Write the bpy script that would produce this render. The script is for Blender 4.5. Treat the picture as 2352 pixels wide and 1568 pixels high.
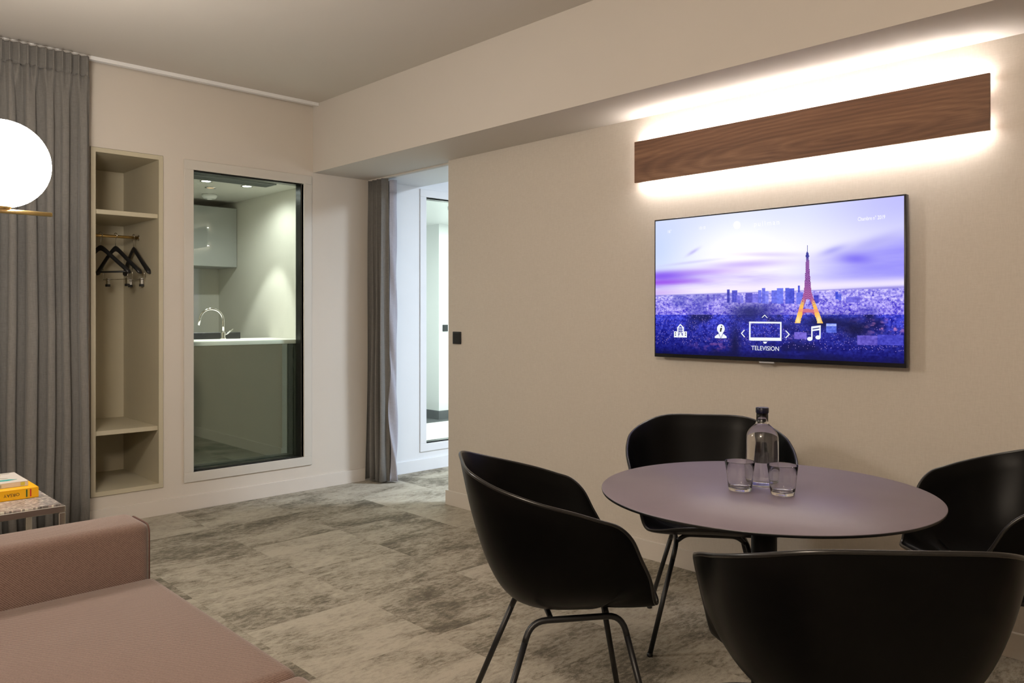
import bpy, bmesh, math, random
import numpy as np
from mathutils import Vector, Matrix, noise

for o in list(bpy.data.objects):
    bpy.data.objects.remove(o, do_unlink=True)
scene = bpy.context.scene
C = scene.collection
PI = math.pi

# ------------------------------------------------------------------ camera
YAW = math.atan2(1746, 1823)
cam_d = bpy.data.cameras.new('camera')
cam_d.sensor_width = 36.0
cam_d.lens = 1823.0 * 36.0 / 2352.0
cam_d.shift_y = -61.0 / 2352.0
cam_d.clip_start = 0.02
cam = bpy.data.objects.new('camera', cam_d)
C.objects.link(cam)
cam.location = (0, 0, 1.27)
cam.rotation_euler = (PI / 2, 0, -YAW)
scene.camera = cam

# ------------------------------------------------------------------ world, exposure, room lights
world = bpy.data.worlds.new('world')
scene.world = world
world.use_nodes = True
world.node_tree.nodes['Background'].inputs[0].default_value = (0.01, 0.012, 0.018, 1)
world.node_tree.nodes['Background'].inputs[1].default_value = 1.0
vs = scene.view_settings
vs.view_transform = 'Standard'
vs.look = 'None'
vs.exposure = 0.0
vs.gamma = 1.0
vs.use_curve_mapping = False

LAMP_GLOBE = 54.0          # emission of the opal globes
FILL_PENDANT = 70.0           # emission of the unseen pendant added to brighten the ceiling
LAMP_LED = 72.0           # strips behind the walnut board
FILL_BED = 150.0           # unseen lamp added to brighten the hall beyond the opening
KITCHEN_SPOT = 40.0
FILL_BATH = 150.0  # emission of the unseen lamps added in the bathroom
WARM = (1.0, 0.85, 0.69)
COOL = (0.80, 0.92, 1.06)

# ------------------------------------------------------------------ helpers
def srgb(r, g, b):
    def f(c):
        c /= 255.0
        return c / 12.92 if c <= 0.04045 else ((c + 0.055) / 1.055) ** 2.4
    return (f(r), f(g), f(b), 1.0)


class M:
    """collects vertices and faces for one mesh"""
    def __init__(s):
        s.v = []
        s.f = []
        s.smooth = []

    def add(s, v, f, sm=False):
        o = len(s.v)
        s.v += [tuple(p) for p in v]
        s.f += [tuple(i + o for i in q) for q in f]
        s.smooth += [sm] * len(f)
        return s

    def box(s, x0, x1, y0, y1, z0, z1):
        v = [(x, y, z) for z in (z0, z1) for y in (y0, y1) for x in (x0, x1)]
        f = [(0, 2, 3, 1), (4, 5, 7, 6), (0, 1, 5, 4), (2, 6, 7, 3), (0, 4, 6, 2), (1, 3, 7, 5)]
        return s.add(v, f)

    def rbox(s, x0, x1, y0, y1, z0, z1, r=0.01, seg=3):
        bm = bmesh.new()
        bmesh.ops.create_cube(bm, size=1)
        for v in bm.verts:
            v.co = ((x0 + x1) / 2 + v.co.x * (x1 - x0), (y0 + y1) / 2 + v.co.y * (y1 - y0), (z0 + z1) / 2 + v.co.z * (z1 - z0))
        bmesh.ops.bevel(bm, geom=list(bm.edges), offset=r, segments=seg, profile=0.5, affect='EDGES')
        bm.verts.index_update()
        s.add([v.co[:] for v in bm.verts], [[v.index for v in f.verts] for f in bm.faces], seg > 1)
        bm.free()
        return s

    def tube(s, path, r, n=12, cap=True, closed=False):
        P = [Vector(p) for p in path]
        m = len(P)
        rr = r if isinstance(r, (list, tuple)) else [r] * m
        rings = []
        up = None
        for i, p in enumerate(P):
            if closed:
                d = P[(i + 1) % m] - P[i - 1]
            else:
                d = P[min(i + 1, m - 1)] - P[max(i - 1, 0)]
            d.normalize()
            if up is None:
                up = Vector((0, 0, 1)) if abs(d.z) < 0.9 else Vector((1, 0, 0))
            a = d.cross(up)
            if a.length < 1e-4:
                a = d.cross(Vector((1, 0.3, 0)))
            a.normalize()
            b = a.cross(d).normalized()
            up = b
            rings.append([p + (a * math.cos(2 * PI * k / n) + b * math.sin(2 * PI * k / n)) * rr[i] for k in range(n)])
        v = [q for R in rings for q in R]
        f = []
        for i in range(m if closed else m - 1):
            j = (i + 1) % m
            for k in range(n):
                l = (k + 1) % n
                f.append((i * n + k, i * n + l, j * n + l, j * n + k))
        s.add(v, f, True)
        if cap and not closed:
            o = len(s.v) - len(v)
            s.f.append(tuple(o + k for k in range(n))[::-1])
            s.f.append(tuple(o + (m - 1) * n + k for k in range(n)))
            s.smooth += [False, False]
        return s

    def lathe(s, prof, n=32, c=(0, 0, 0), capb=True, capt=True, fn=None):
        v = []
        f = []
        for r, z in prof:
            for k in range(n):
                a = 2 * PI * k / n
                q = r if fn is None else fn(r, z, a)
                v.append((c[0] + q * math.cos(a), c[1] + q * math.sin(a), c[2] + z))
        for i in range(len(prof) - 1):
            for k in range(n):
                l = (k + 1) % n
                f.append((i * n + k, i * n + l, (i + 1) * n + l, (i + 1) * n + k))
        s.add(v, f, True)
        o = len(s.v) - len(v)
        if capb:
            s.f.append(tuple(o + k for k in range(n))[::-1]); s.smooth.append(False)
        if capt:
            s.f.append(tuple(o + (len(prof) - 1) * n + k for k in range(n))); s.smooth.append(False)
        return s

    def grid(s, fn, nu, nv, closed_u=False, sm=True):
        v = [fn(i, j) for j in range(nv) for i in range(nu)]
        f = []
        for j in range(nv - 1):
            for i in range(nu if closed_u else nu - 1):
                k = (i + 1) % nu
                f.append((j * nu + i, j * nu + k, (j + 1) * nu + k, (j + 1) * nu + i))
        return s.add(v, f, sm)

    def prism(s, pts, axis, a, b):
        """polygon (2D) extruded along axis 'x','y','z' from a to b"""
        def mk(p, t):
            return {'x': (t, p[0], p[1]), 'y': (p[0], t, p[1]), 'z': (p[0], p[1], t)}[axis]
        n = len(pts)
        v = [mk(p, a) for p in pts] + [mk(p, b) for p in pts]
        f = [tuple(range(n))[::-1], tuple(range(n, 2 * n))] + [(i, (i + 1) % n, n + (i + 1) % n, n + i) for i in range(n)]
        return s.add(v, f)

    def mesh(s, name):
        me = bpy.data.meshes.new(name)
        me.from_pydata(s.v, [], s.f)
        me.polygons.foreach_set('use_smooth', s.smooth)
        me.update()
        bm = bmesh.new(); bm.from_mesh(me)
        bmesh.ops.recalc_face_normals(bm, faces=list(bm.faces))
        bm.to_mesh(me); bm.free()
        return me

    def build(s, name, mat, parent=None, label=None):
        return obj(name, s.mesh(name), mat, parent, label)


def obj(name, me, mat, parent=None, label=None):
    o = bpy.data.objects.new(name, me)
    C.objects.link(o)
    if mat is not None and not me.materials:
        me.materials.append(mat)
    if parent is not None:
        o.parent = parent
    if label:
        o['label'] = label
    return o


def thing(name, label, cat, loc=(0, 0, 0), rz=0.0, group=None):
    o = bpy.data.objects.new(name, None)
    o.empty_display_size = 0.1
    C.objects.link(o)
    o.location = loc
    o.rotation_euler = (0, 0, rz)
    return tag(o, label, cat, group)


def tag(o, label, cat, group=None):
    o['label'] = label
    o['category'] = cat
    if group:
        o['group'] = group
    return o


def struct(o, label, cat='wall'):
    o['kind'] = 'structure'
    o['label'] = label
    o['category'] = cat
    return o


def dup(root, loc, rz, label=None):
    r = root.copy(); C.objects.link(r); r.location = loc; r.rotation_euler = (0, 0, rz)
    if label:
        r['label'] = label
    for ch in list(root.children):
        c = ch.copy(); C.objects.link(c); c.parent = r
        for g in list(ch.children):
            d = g.copy(); C.objects.link(d); d.parent = c
    return r


def text_mesh(body, size, extrude=0.0, align='CENTER', spacing=1.0):
    cu = bpy.data.curves.new('txt', 'FONT')
    cu.body = body
    cu.size = size
    cu.extrude = extrude
    cu.align_x = align
    cu.space_character = spacing
    cu.resolution_u = 3
    t = bpy.data.objects.new('txt', cu)
    C.objects.link(t)
    bpy.context.view_layer.update()
    dg = bpy.context.evaluated_depsgraph_get()
    me = bpy.data.meshes.new_from_object(t.evaluated_get(dg))
    bpy.data.objects.remove(t, do_unlink=True)
    bpy.data.curves.remove(cu)
    me.materials.clear()
    return me


# ------------------------------------------------------------------ materials
MAT = {}


class N:
    """tiny node helper"""
    def __init__(s, name):
        s.m = bpy.data.materials.new(name)
        s.m.use_nodes = True
        s.t = s.m.node_tree
        s.b = s.t.nodes['Principled BSDF']
        s.out = s.t.nodes['Material Output']
        MAT[name] = s.m

    def n(s, kind, **kw):
        nd = s.t.nodes.new(kind)
        for k, v in kw.items():
            if k in nd.inputs:
                nd.inputs[k].default_value = v
            else:
                setattr(nd, k, v)
        return nd

    def l(s, a, b):
        s.t.links.new(a, b)

    def set(s, **kw):
        for k, v in kw.items():
            s.b.inputs[k.replace('_', ' ')].default_value = v
        return s

    def coord(s, kind='Object', scale=(1, 1, 1), rot=(0, 0, 0)):
        tc = s.n('ShaderNodeTexCoord')
        mp = s.n('ShaderNodeMapping')
        mp.inputs['Scale'].default_value = scale
        mp.inputs['Rotation'].default_value = rot
        s.l(tc.outputs[kind], mp.inputs[0])
        return mp.outputs[0]

    def noise(s, vec, scale, detail=4, rough=0.55, dist=0.0):
        nd = s.n('ShaderNodeTexNoise')
        nd.inputs['Scale'].default_value = scale
        nd.inputs['Detail'].default_value = detail
        nd.inputs['Roughness'].default_value = rough
        nd.inputs['Distortion'].default_value = dist
        s.l(vec, nd.inputs['Vector'])
        return nd.outputs['Fac']

    def ramp(s, fac, stops):
        r = s.n('ShaderNodeValToRGB')
        e = r.color_ramp.elements
        while len(e) < len(stops):
            e.new(0.5)
        for i, (p, c) in enumerate(stops):
            e[i].position = p
            e[i].color = c
        s.l(fac, r.inputs[0])
        return r.outputs[0]

    def math(s, op, a, b=None):
        m = s.n('ShaderNodeMath', operation=op)
        for i, x in enumerate((a, b)):
            if x is None:
                continue
            if isinstance(x, (int, float)):
                m.inputs[i].default_value = x
            else:
                s.l(x, m.inputs[i])
        return m.outputs[0]

    def mix(s, fac, a, b):
        m = s.n('ShaderNodeMixRGB')
        for i, x in enumerate((fac, a, b)):
            if isinstance(x, (int, float)):
                m.inputs[i].default_value = x
            elif isinstance(x, tuple):
                m.inputs[i].default_value = x
            else:
                s.l(x, m.inputs[i])
        return m.outputs[0]

    def bump(s, h, strength=0.2, dist=0.002):
        b = s.n('ShaderNodeBump')
        b.inputs['Strength'].default_value = strength
        b.inputs['Distance'].default_value = dist
        s.l(h, b.inputs['Height'])
        s.l(b.outputs[0], s.b.inputs['Normal'])

    def color(s, x):
        s.l(x, s.b.inputs['Base Color'])


def plain(name, col, rough=0.5, metal=0.0, spec=0.5, vary=0.03, scale=6.0, bump=0.0):
    n = N(name)
    n.set(Roughness=rough, Metallic=metal)
    n.b.inputs['Specular IOR Level'].default_value = spec
    v = n.coord()
    f = n.noise(v, scale, 5)
    c0 = tuple(max(0, x * (1 - vary)) for x in col[:3]) + (1,)
    c1 = tuple(min(1, x * (1 + vary)) for x in col[:3]) + (1,)
    n.color(n.ramp(f, [(0.3, c0), (0.7, c1)]))
    if bump:
        n.bump(n.noise(v, 350, 2), bump, 0.001)
    return n.m


def emit(name, col, strength):
    n = N(name)
    e = n.n('ShaderNodeEmission')
    e.inputs[0].default_value = (*col, 1)
    e.inputs[1].default_value = strength
    n.l(e.outputs[0], n.out.inputs[0])
    return n.m


WALL_COL = (0.60, 0.545, 0.475)
plain('wall_paint', WALL_COL, 0.75, vary=0.015, scale=2.0, bump=0.06)
# woven wall covering on the television wall
n = N('wall_linen'); n.set(Roughness=0.85)
v1 = n.coord(scale=(1, 260, 40)); v2 = n.coord(scale=(1, 40, 300))
a = n.noise(v1, 1.0, 2); b_ = n.noise(v2, 1.0, 2)
s_ = n.math('ADD', a, b_)
n.color(n.ramp(n.math('MULTIPLY', s_, 0.5), [(0.3, (0.565, 0.51, 0.44, 1)), (0.7, (0.625, 0.57, 0.50, 1))]))
n.bump(s_, 0.12, 0.001)
plain('ceiling_paint', (0.60, 0.555, 0.50), 0.85, vary=0.01, scale=1.5)
plain('trim_paint', (0.63, 0.575, 0.51), 0.45, vary=0.01)
plain('frame_paint', (0.575, 0.54, 0.48), 0.42, vary=0.01)
plain('white_paint', (0.74, 0.75, 0.76), 0.6, vary=0.01)
plain('bright_white', (0.82, 0.83, 0.82), 0.4, vary=0.01)
plain('cabinet_olive', (0.50, 0.45, 0.325), 0.5, vary=0.02)
plain('kitchen_wall', (0.62, 0.61, 0.55), 0.5, vary=0.01)
plain('kitchen_cabinet', (0.35, 0.365, 0.35), 0.55, vary=0.01)
plain('kitchen_panel', (0.050, 0.062, 0.052), 0.02, vary=0.03)
MAT['kitchen_panel'].node_tree.nodes['Principled BSDF'].inputs['IOR'].default_value = 3.5
plain('worktop_white', (0.70, 0.70, 0.66), 0.3, vary=0.02)
plain('black_matte', (0.012, 0.012, 0.013), 0.5, vary=0.1)
plain('black_plastic', (0.0028, 0.0026, 0.0026), 0.36, vary=0.1, scale=20, spec=0.10)
plain('highlight_plastic', (0.010, 0.0095, 0.0095), 0.30, vary=0.1, scale=20, spec=0.6)  # lighter, glossier copy of the chair plastic for the rim highlights
plain('black_metal', (0.010, 0.010, 0.011), 0.42, vary=0.1)
plain('dark_metal', (0.03, 0.032, 0.03), 0.25, metal=0.6, vary=0.1)
plain('tv_black', (0.010, 0.010, 0.014), 0.25, vary=0.05)
plain('chrome', (0.72, 0.70, 0.67), 0.12, metal=1.0, vary=0.03)
plain('brass', (0.72, 0.50, 0.20), 0.28, metal=1.0, vary=0.05, scale=30)
plain('track_white', (0.80, 0.80, 0.80), 0.4, vary=0.01)
plain('grey_tile', (0.12, 0.125, 0.13), 0.3, vary=0.15)
plain('grille_metal', (0.20, 0.22, 0.22), 0.4, metal=0.5, vary=0.05)
plain('cap_blue', (0.004, 0.005, 0.022), 0.3, vary=0.05)
plain('book_yellow', srgb(238, 178, 8), 0.35, vary=0.03)
plain('paper', (0.78, 0.73, 0.63), 0.7, vary=0.05, scale=60)
plain('book_white', (0.62, 0.57, 0.52), 0.4, vary=0.02)
plain('ink_black', (0.02, 0.018, 0.015), 0.5)
plain('ink_red', (0.55, 0.04, 0.015), 0.5)
plain('ink_purple', (0.28, 0.01, 0.05), 0.5)
plain('ink_green', (0.06, 0.12, 0.02), 0.5)
plain('ink_teal', (0.03, 0.33, 0.30), 0.5)
plain('ink_lime', (0.50, 0.48, 0.08), 0.5)
plain('ink_grey', (0.33, 0.33, 0.26), 0.5)
plain('ink_pink', (0.75, 0.42, 0.36), 0.5)
plain('silver_badge', (0.45, 0.45, 0.47), 0.35, metal=0.8)

# carpet tile: streaky beige and olive-grey, every tile with its own phase
n = N('carpet'); n.set(Roughness=0.95)
n.b.inputs['Specular IOR Level'].default_value = 0.1
tc = n.n('ShaderNodeTexCoord'); oi = n.n('ShaderNodeObjectInfo')
rv = n.n('ShaderNodeVectorMath', operation='SCALE'); rv.inputs[0].default_value = (37.0, 91.0, 53.0)
n.l(oi.outputs['Random'], rv.inputs['Scale'])
ad = n.n('ShaderNodeVectorMath', operation='ADD')
n.l(tc.outputs['Object'], ad.inputs[0]); n.l(rv.outputs[0], ad.inputs[1])
mp = n.n('ShaderNodeMapping'); mp.inputs['Scale'].default_value = (1.7, 3.4, 1)
n.l(ad.outputs[0], mp.inputs[0])
big = n.noise(mp.outputs[0], 1.35, 7, 0.66, 0.6)
mp2 = n.n('ShaderNodeMapping'); mp2.inputs['Scale'].default_value = (26, 62, 1)
n.l(ad.outputs[0], mp2.inputs[0])
mid = n.noise(mp2.outputs[0], 1.0, 6, 0.7, 0.3)
mp3 = n.n('ShaderNodeMapping'); mp3.inputs['Scale'].default_value = (260, 340, 1)
n.l(ad.outputs[0], mp3.inputs[0])
fine = n.noise(mp3.outputs[0], 1.0, 2, 0.6)
f1 = n.math('ADD', n.math('MULTIPLY', big, 0.70), n.math('MULTIPLY', mid, 0.50))
f1 = n.math('ADD', f1, n.math('MULTIPLY', fine, 0.20))
f1 = n.math('ADD', f1, n.math('MULTIPLY', n.math('SUBTRACT', oi.outputs['Random'], 0.5), 0.115))
n.color(n.ramp(f1, [(0.555, (0.130, 0.113, 0.086, 1)), (0.635, (0.215, 0.190, 0.146, 1)), (0.705, (0.345, 0.309, 0.245, 1)), (0.82, (0.45, 0.405, 0.328, 1))]))
n.bump(n.math('ADD', fine, mid), 0.5, 0.004)

# walnut veneer (board runs along Y)
n = N('walnut'); n.set(Roughness=0.45)
vv = n.coord(scale=(1, 1, 1))
sx = n.n('ShaderNodeSeparateXYZ'); n.l(vv, sx.inputs[0])
warp = n.noise(n.coord(scale=(1, 1.6, 5)), 1.3, 3, 0.5)
warp2 = n.noise(n.coord(scale=(1, 5, 30)), 1.3, 3, 0.5)
dy = n.math('MULTIPLY', n.math('ADD', sx.outputs['Y'], 0.25), 0.105)
dz = n.math('ADD', sx.outputs['Z'], 0.045)
d2 = n.math('ADD', n.math('MULTIPLY', dy, dy), n.math('MULTIPLY', dz, dz))
dd = n.math('SQRT', d2)
ph = n.math('ADD', n.math('MULTIPLY', dd, 60.0), n.math('ADD', n.math('MULTIPLY', warp, 2.4), n.math('MULTIPLY', warp2, 0.7)))
rings = n.math('PINGPONG', ph, 0.5)
grain = n.noise(n.coord(scale=(1, 5, 260)), 1.0, 5, 0.7)
broad = n.noise(n.coord(scale=(1, 0.9, 14)), 1.0, 3, 0.6)
fz = n.math('ADD', n.math('MULTIPLY', rings, 0.26), n.math('ADD', n.math('MULTIPLY', grain, 0.50), n.math('MULTIPLY', broad, 0.55)))
n.color(n.ramp(fz, [(0.34, (0.085, 0.038, 0.020, 1)), (0.52, (0.145, 0.067, 0.034, 1)), (0.66, (0.20, 0.098, 0.050, 1)), (0.82, (0.27, 0.145, 0.077, 1))]))
n.bump(grain, 0.1, 0.001)

# laminate table top
n = N('table_laminate'); n.set(Roughness=0.42)
n.b.inputs['Specular IOR Level'].default_value = 0.6
fv = n.noise(n.coord(), 5, 5); fg = n.noise(n.coord(), 500, 2)
n.color(n.ramp(fv, [(0.3, (0.190, 0.157, 0.198, 1)), (0.7, (0.212, 0.176, 0.220, 1))]))
n.bump(fg, 0.15, 0.0005)

# twill upholstery
n = N('twill'); n.set(Roughness=0.9)
n.b.inputs['Specular IOR Level'].default_value = 0.15
n.b.inputs['Sheen Weight'].default_value = 0.25
vv = n.coord()
sp = n.n('ShaderNodeSeparateXYZ'); n.l(vv, sp.inputs[0])
sm = n.math('ADD', n.math('ADD', sp.outputs['X'], n.math('MULTIPLY', sp.outputs['Y'], 0.8)), sp.outputs['Z'])
tw = n.math('PINGPONG', n.math('MULTIPLY', sm, 150.0), 0.5)
df = n.math('SUBTRACT', n.math('SUBTRACT', sp.outputs['X'], n.math('MULTIPLY', sp.outputs['Y'], 0.8)), sp.outputs['Z'])
tw2 = n.math('PINGPONG', n.math('MULTIPLY', df, 260.0), 0.5)
nz = n.noise(vv, 240, 2)
pat = n.math('ADD', n.math('MULTIPLY', tw, 1.1), n.math('ADD', n.math('MULTIPLY', tw2, 0.35), n.math('MULTIPLY', nz, 0.5)))
n.color(n.ramp(pat, [(0.25, (0.085, 0.050, 0.040, 1)), (0.62, (0.215, 0.143, 0.118, 1)), (0.95, (0.30, 0.215, 0.18, 1))]))
n.bump(pat, 0.5, 0.002)
plain('sofa_piping', (0.12, 0.062, 0.05), 0.9)

# curtains
def cloth(name, c0, c1, trans=0.0):
    n = N(name); n.set(Roughness=0.9)
    n.b.inputs['Specular IOR Level'].default_value = 0.15
    n.b.inputs['Sheen Weight'].default_value = 0.2
    w = n.noise(n.coord(scale=(300, 300, 25)), 1.0, 3)
    x = n.noise(n.coord(scale=(40, 40, 500)), 1.0, 2)
    n.color(n.ramp(n.math('MULTIPLY', n.math('ADD', w, x), 0.5), [(0.35, c0), (0.65, c1)]))
    n.bump(w, 0.15, 0.001)
    return n.m
cloth('curtain_grey', (0.150, 0.142, 0.130, 1), (0.205, 0.195, 0.180, 1))
cloth('curtain_lining', (0.33, 0.325, 0.375, 1), (0.40, 0.395, 0.445, 1))

# mosaic of the side table
n = N('mosaic'); n.set(Roughness=0.3)
vo = n.n('ShaderNodeTexVoronoi'); vo.inputs['Scale'].default_value = 1.0
n.l(n.coord(scale=(120, 220, 1)), vo.inputs['Vector'])
bw = n.n('ShaderNodeSeparateColor'); n.l(vo.outputs['Color'], bw.inputs[0])
n.color(n.ramp(bw.outputs[0], [(0.1, (0.10, 0.09, 0.085, 1)), (0.45, (0.30, 0.27, 0.25, 1)), (0.75, (0.42, 0.34, 0.33, 1)), (0.95, (0.75, 0.72, 0.62, 1))]))

# window glass: tinted pane with mirror reflection
def pane(name, tint, f0):
    n = N(name)
    tr = n.n('ShaderNodeBsdfTransparent'); tr.inputs[0].default_value = (*tint, 1)
    gl = n.n('ShaderNodeBsdfGlossy'); gl.inputs['Roughness'].default_value = 0.0
    gl.inputs[0].default_value = (0.90, 1.0, 0.92, 1)
    lw = n.n('ShaderNodeLayerWeight'); lw.inputs[0].default_value = 0.5
    fr = n.math('ADD', n.math('MULTIPLY', n.math('POWER', lw.outputs['Facing'], 5.0), 1.0 - f0), f0)
    mx = n.n('ShaderNodeMixShader')
    n.l(fr, mx.inputs[0]); n.l(tr.outputs[0], mx.inputs[1]); n.l(gl.outputs[0], mx.inputs[2])
    n.l(mx.outputs[0], n.out.inputs[0])
    return n.m
pane('pane_green', (0.93, 0.97, 0.94), 0.02)
pane('pane_pale', (0.94, 0.98, 0.96), 0.02)

def glass(name, col, ior, rough=0.0):
    n = N(name)
    n.set(Roughness=rough, IOR=ior)
    n.b.inputs['Base Color'].default_value = (*col, 1)
    n.b.inputs['Transmission Weight'].default_value = 1.0
    return n.m
glass('clear_glass', (1, 1, 1), 1.48)
glass('water', (1, 1, 1), 1.333)

emit('globe_glow', (1.0, 0.93, 0.85), LAMP_GLOBE)
emit('fill_pendant_glow', WARM, FILL_PENDANT)
emit('led_glow', (1.0, 0.92, 0.88), LAMP_LED)
emit('fill_bedroom_glow', COOL, FILL_BED)
emit('fill_bath_glow', (0.95, 1.0, 0.97), FILL_BATH)
emit('spot_glow', (0.97, 1.0, 0.98), KITCHEN_SPOT)
emit('amber_glow', (1.0, 0.62, 0.30), 0.9)
emit('screen_white', (0.92, 0.95, 1.0), 1.0)
emit('screen_faint', (1.0, 1.0, 1.0), 1.05)
n = N('screen_picture')
at = n.n('ShaderNodeAttribute'); at.attribute_name = 'picture'
e = n.n('ShaderNodeEmission'); e.inputs[1].default_value = 1.0
n.l(at.outputs['Color'], e.inputs[0])
gl = n.n('ShaderNodeBsdfGlossy'); gl.inputs['Roughness'].default_value = 0.25; gl.inputs[0].default_value = (0.02, 0.02, 0.02, 1)
ads = n.n('ShaderNodeAddShader'); n.l(e.outputs[0], ads.inputs[0]); n.l(gl.outputs[0], ads.inputs[1])
n.l(ads.outputs[0], n.out.inputs[0])

# ------------------------------------------------------------------ the room
XW = 3.381       # television wall
YB = 5.186       # wall with the wardrobe niche and the glazed panel
ZC = 2.80        # ceiling
XL, YF = -1.35, -2.6
XJ = 3.495       # far side of the television wall
YO = 4.148       # end of the television wall, opening begins
BX, BZ = 2.956, 2.306   # beam
XE = 7.2         # bedroom end
WT = 0.10        # back wall thickness
NX0, NX1, NZ0, NZ1 = 1.463, 1.892, 0.172, 2.282      # niche
W1 = (2.083, 2.879, 0.244, 2.217)                     # glazed panel 1
W2 = (3.989, 4.90, 0.217, 2.234)                      # glazed panel 2

# floor and carpet tiles
fl = struct(M().box(XL, XE, YF, YB, -0.08, -0.006).build('floor', MAT['black_matte']), 'floor of square streaky beige and grey carpet tiles', 'floor')
TS = 0.5405
tile = M()
tile.box(-TS / 2 + 0.0004, TS / 2 - 0.0004, -TS / 2 + 0.0004, TS / 2 - 0.0004, -0.006, 0.0)
tile_me = tile.mesh('carpet_tile')
tile_me.materials.append(MAT['carpet'])
random.seed(4)
x0 = 1.967 - TS * 7
y0 = 4.10 - TS * 13
def clip_tile(ax, bx, ay, by):
    m = M().box(ax, bx, ay, by, -0.006, 0.0).mesh('carpet_tile'); m.materials.append(MAT['carpet']); return m
for i in range(0, 16):
    for j in range(0, 16):
        ax, bx = x0 + i * TS, x0 + (i + 1) * TS
        ay, by = y0 + j * TS, y0 + (j + 1) * TS
        cx_, cy_ = (ax + bx) / 2, (ay + by) / 2
        if ax > 5.6 or ay >= YB or bx <= XL:
            continue
        if ax > 3.5 and ay < 3.2:
            continue
        if cy_ < -1.9:
            continue
        if by > YB or ax < XL:
            me = clip_tile(max(ax, XL) - cx_ + .0004, TS / 2 - .0004, -TS / 2 + .0004, min(by, YB) - cy_ - .0004)
        else:
            me = tile_me
        t = obj('carpet_tile', me, None, fl)
        t.location = (cx_, cy_, 0)
struct(M().box(XL - .1, XJ, YF - .1, YB + .1, ZC, ZC + .1).build('ceiling', MAT['ceiling_paint']), 'plain warm white living room ceiling', 'ceiling')

# back wall: panels around the niche and the two glazed openings
def wall_with_holes(name, mat, x0, x1, z0, z1, y0, y1, holes, label):
    xs = sorted({x0, x1} | {h[0] for h in holes} | {h[1] for h in holes})
    m = M()
    for a, b in zip(xs[:-1], xs[1:]):
        mid = (a + b) / 2
        hs = sorted([(h[2], h[3]) for h in holes if h[0] <= mid <= h[1]])
        z = z0
        for h0, h1 in hs:
            if h0 > z:
                m.box(a, b, y0, y1, z, h0)
            z = h1
        if z < z1:
            m.box(a, b, y0, y1, z, z1)
    return struct(m.build(name, mat), label)
wall_with_holes('wall_back', MAT['wall_paint'], XL - .1, XJ, 0, ZC, YB, YB + WT,
                [(NX0, NX1, NZ0, NZ1), W1], 'cream wall holding the wardrobe niche and the kitchenette window')
wall_with_holes('wall_hall', MAT['white_paint'], XJ, XE, 0, ZC, YB, YB + WT, [W2], 'bright white wall beyond the opening with a glazed panel')
struct(M().box(XW, XJ, YF, YO, 0, ZC).build('wall_right', MAT['wall_linen']), 'beige woven-covered wall carrying the television')
struct(M().box(XL - .1, XL, YF, YB, 0, ZC).build('wall_left', MAT['wall_paint']), 'cream wall on the sofa side')
struct(M().box(XL - .1, XJ, YF - .1, YF, 0, ZC).build('wall_front', MAT['wall_paint']), 'cream wall behind the camera')
struct(M().box(BX, XJ, YF, YB, BZ, ZC).build('trim_1', MAT['ceiling_paint']), 'dropped beige bulkhead running along the television wall', 'bulkhead')
# hall soffit beyond the opening, shadow gap between
struct(M().box(XJ + .006, 3.927, 3.0, YB, BZ + .004, ZC).build('trim_2', MAT['white_paint']), 'lowered white soffit of the hall beyond the opening', 'soffit')
struct(M().box(3.927, XE, 1.0, YB, ZC, ZC + .1).build('ceiling_hall', MAT['white_paint']), 'white ceiling of the room beyond the opening', 'ceiling')
struct(M().box(XE, XE + .1, 1.0, YB, 0, ZC).build('wall_far', MAT['white_paint']), 'far white wall of the room beyond the opening')
struct(M().box(XJ, XE, 0.9, 1.0, 0, ZC).build('wall_near', MAT['white_paint']), 'near white wall of the room beyond the opening')
# baseboards
def skirting(name, pts, mat, label):
    m = M()
    for (ax, ay, bx, by) in pts:
        m.rbox(min(ax, bx), max(ax, bx), min(ay, by), max(ay, by), 0.0, 0.096, 0.0012, 1)
    o = struct(m.build(name, mat), label, 'baseboard')
    return o
skirting('baseboard_back', [(XL, YB - .013, 3.40, YB)], MAT['trim_paint'], 'cream baseboard under the niche and kitchenette window')
skirting('baseboard_right', [(XW - .016, YF, XW, YO + .013), ], MAT['trim_paint'], 'cream baseboard along the television wall')
skirting('baseboard_jamb', [(XW, YO, XJ, YO + .013)], MAT['trim_paint'], 'short baseboard on the end of the television wall')
skirting('baseboard_hall', [(3.56, YB - .013, XE, YB)], MAT['white_paint'], 'white baseboard in the hall beyond the opening')
skirting('baseboard_left', [(XL, YF, XL + .013, YB - .02)], MAT['trim_paint'], 'cream baseboard on the sofa side wall')

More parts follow.
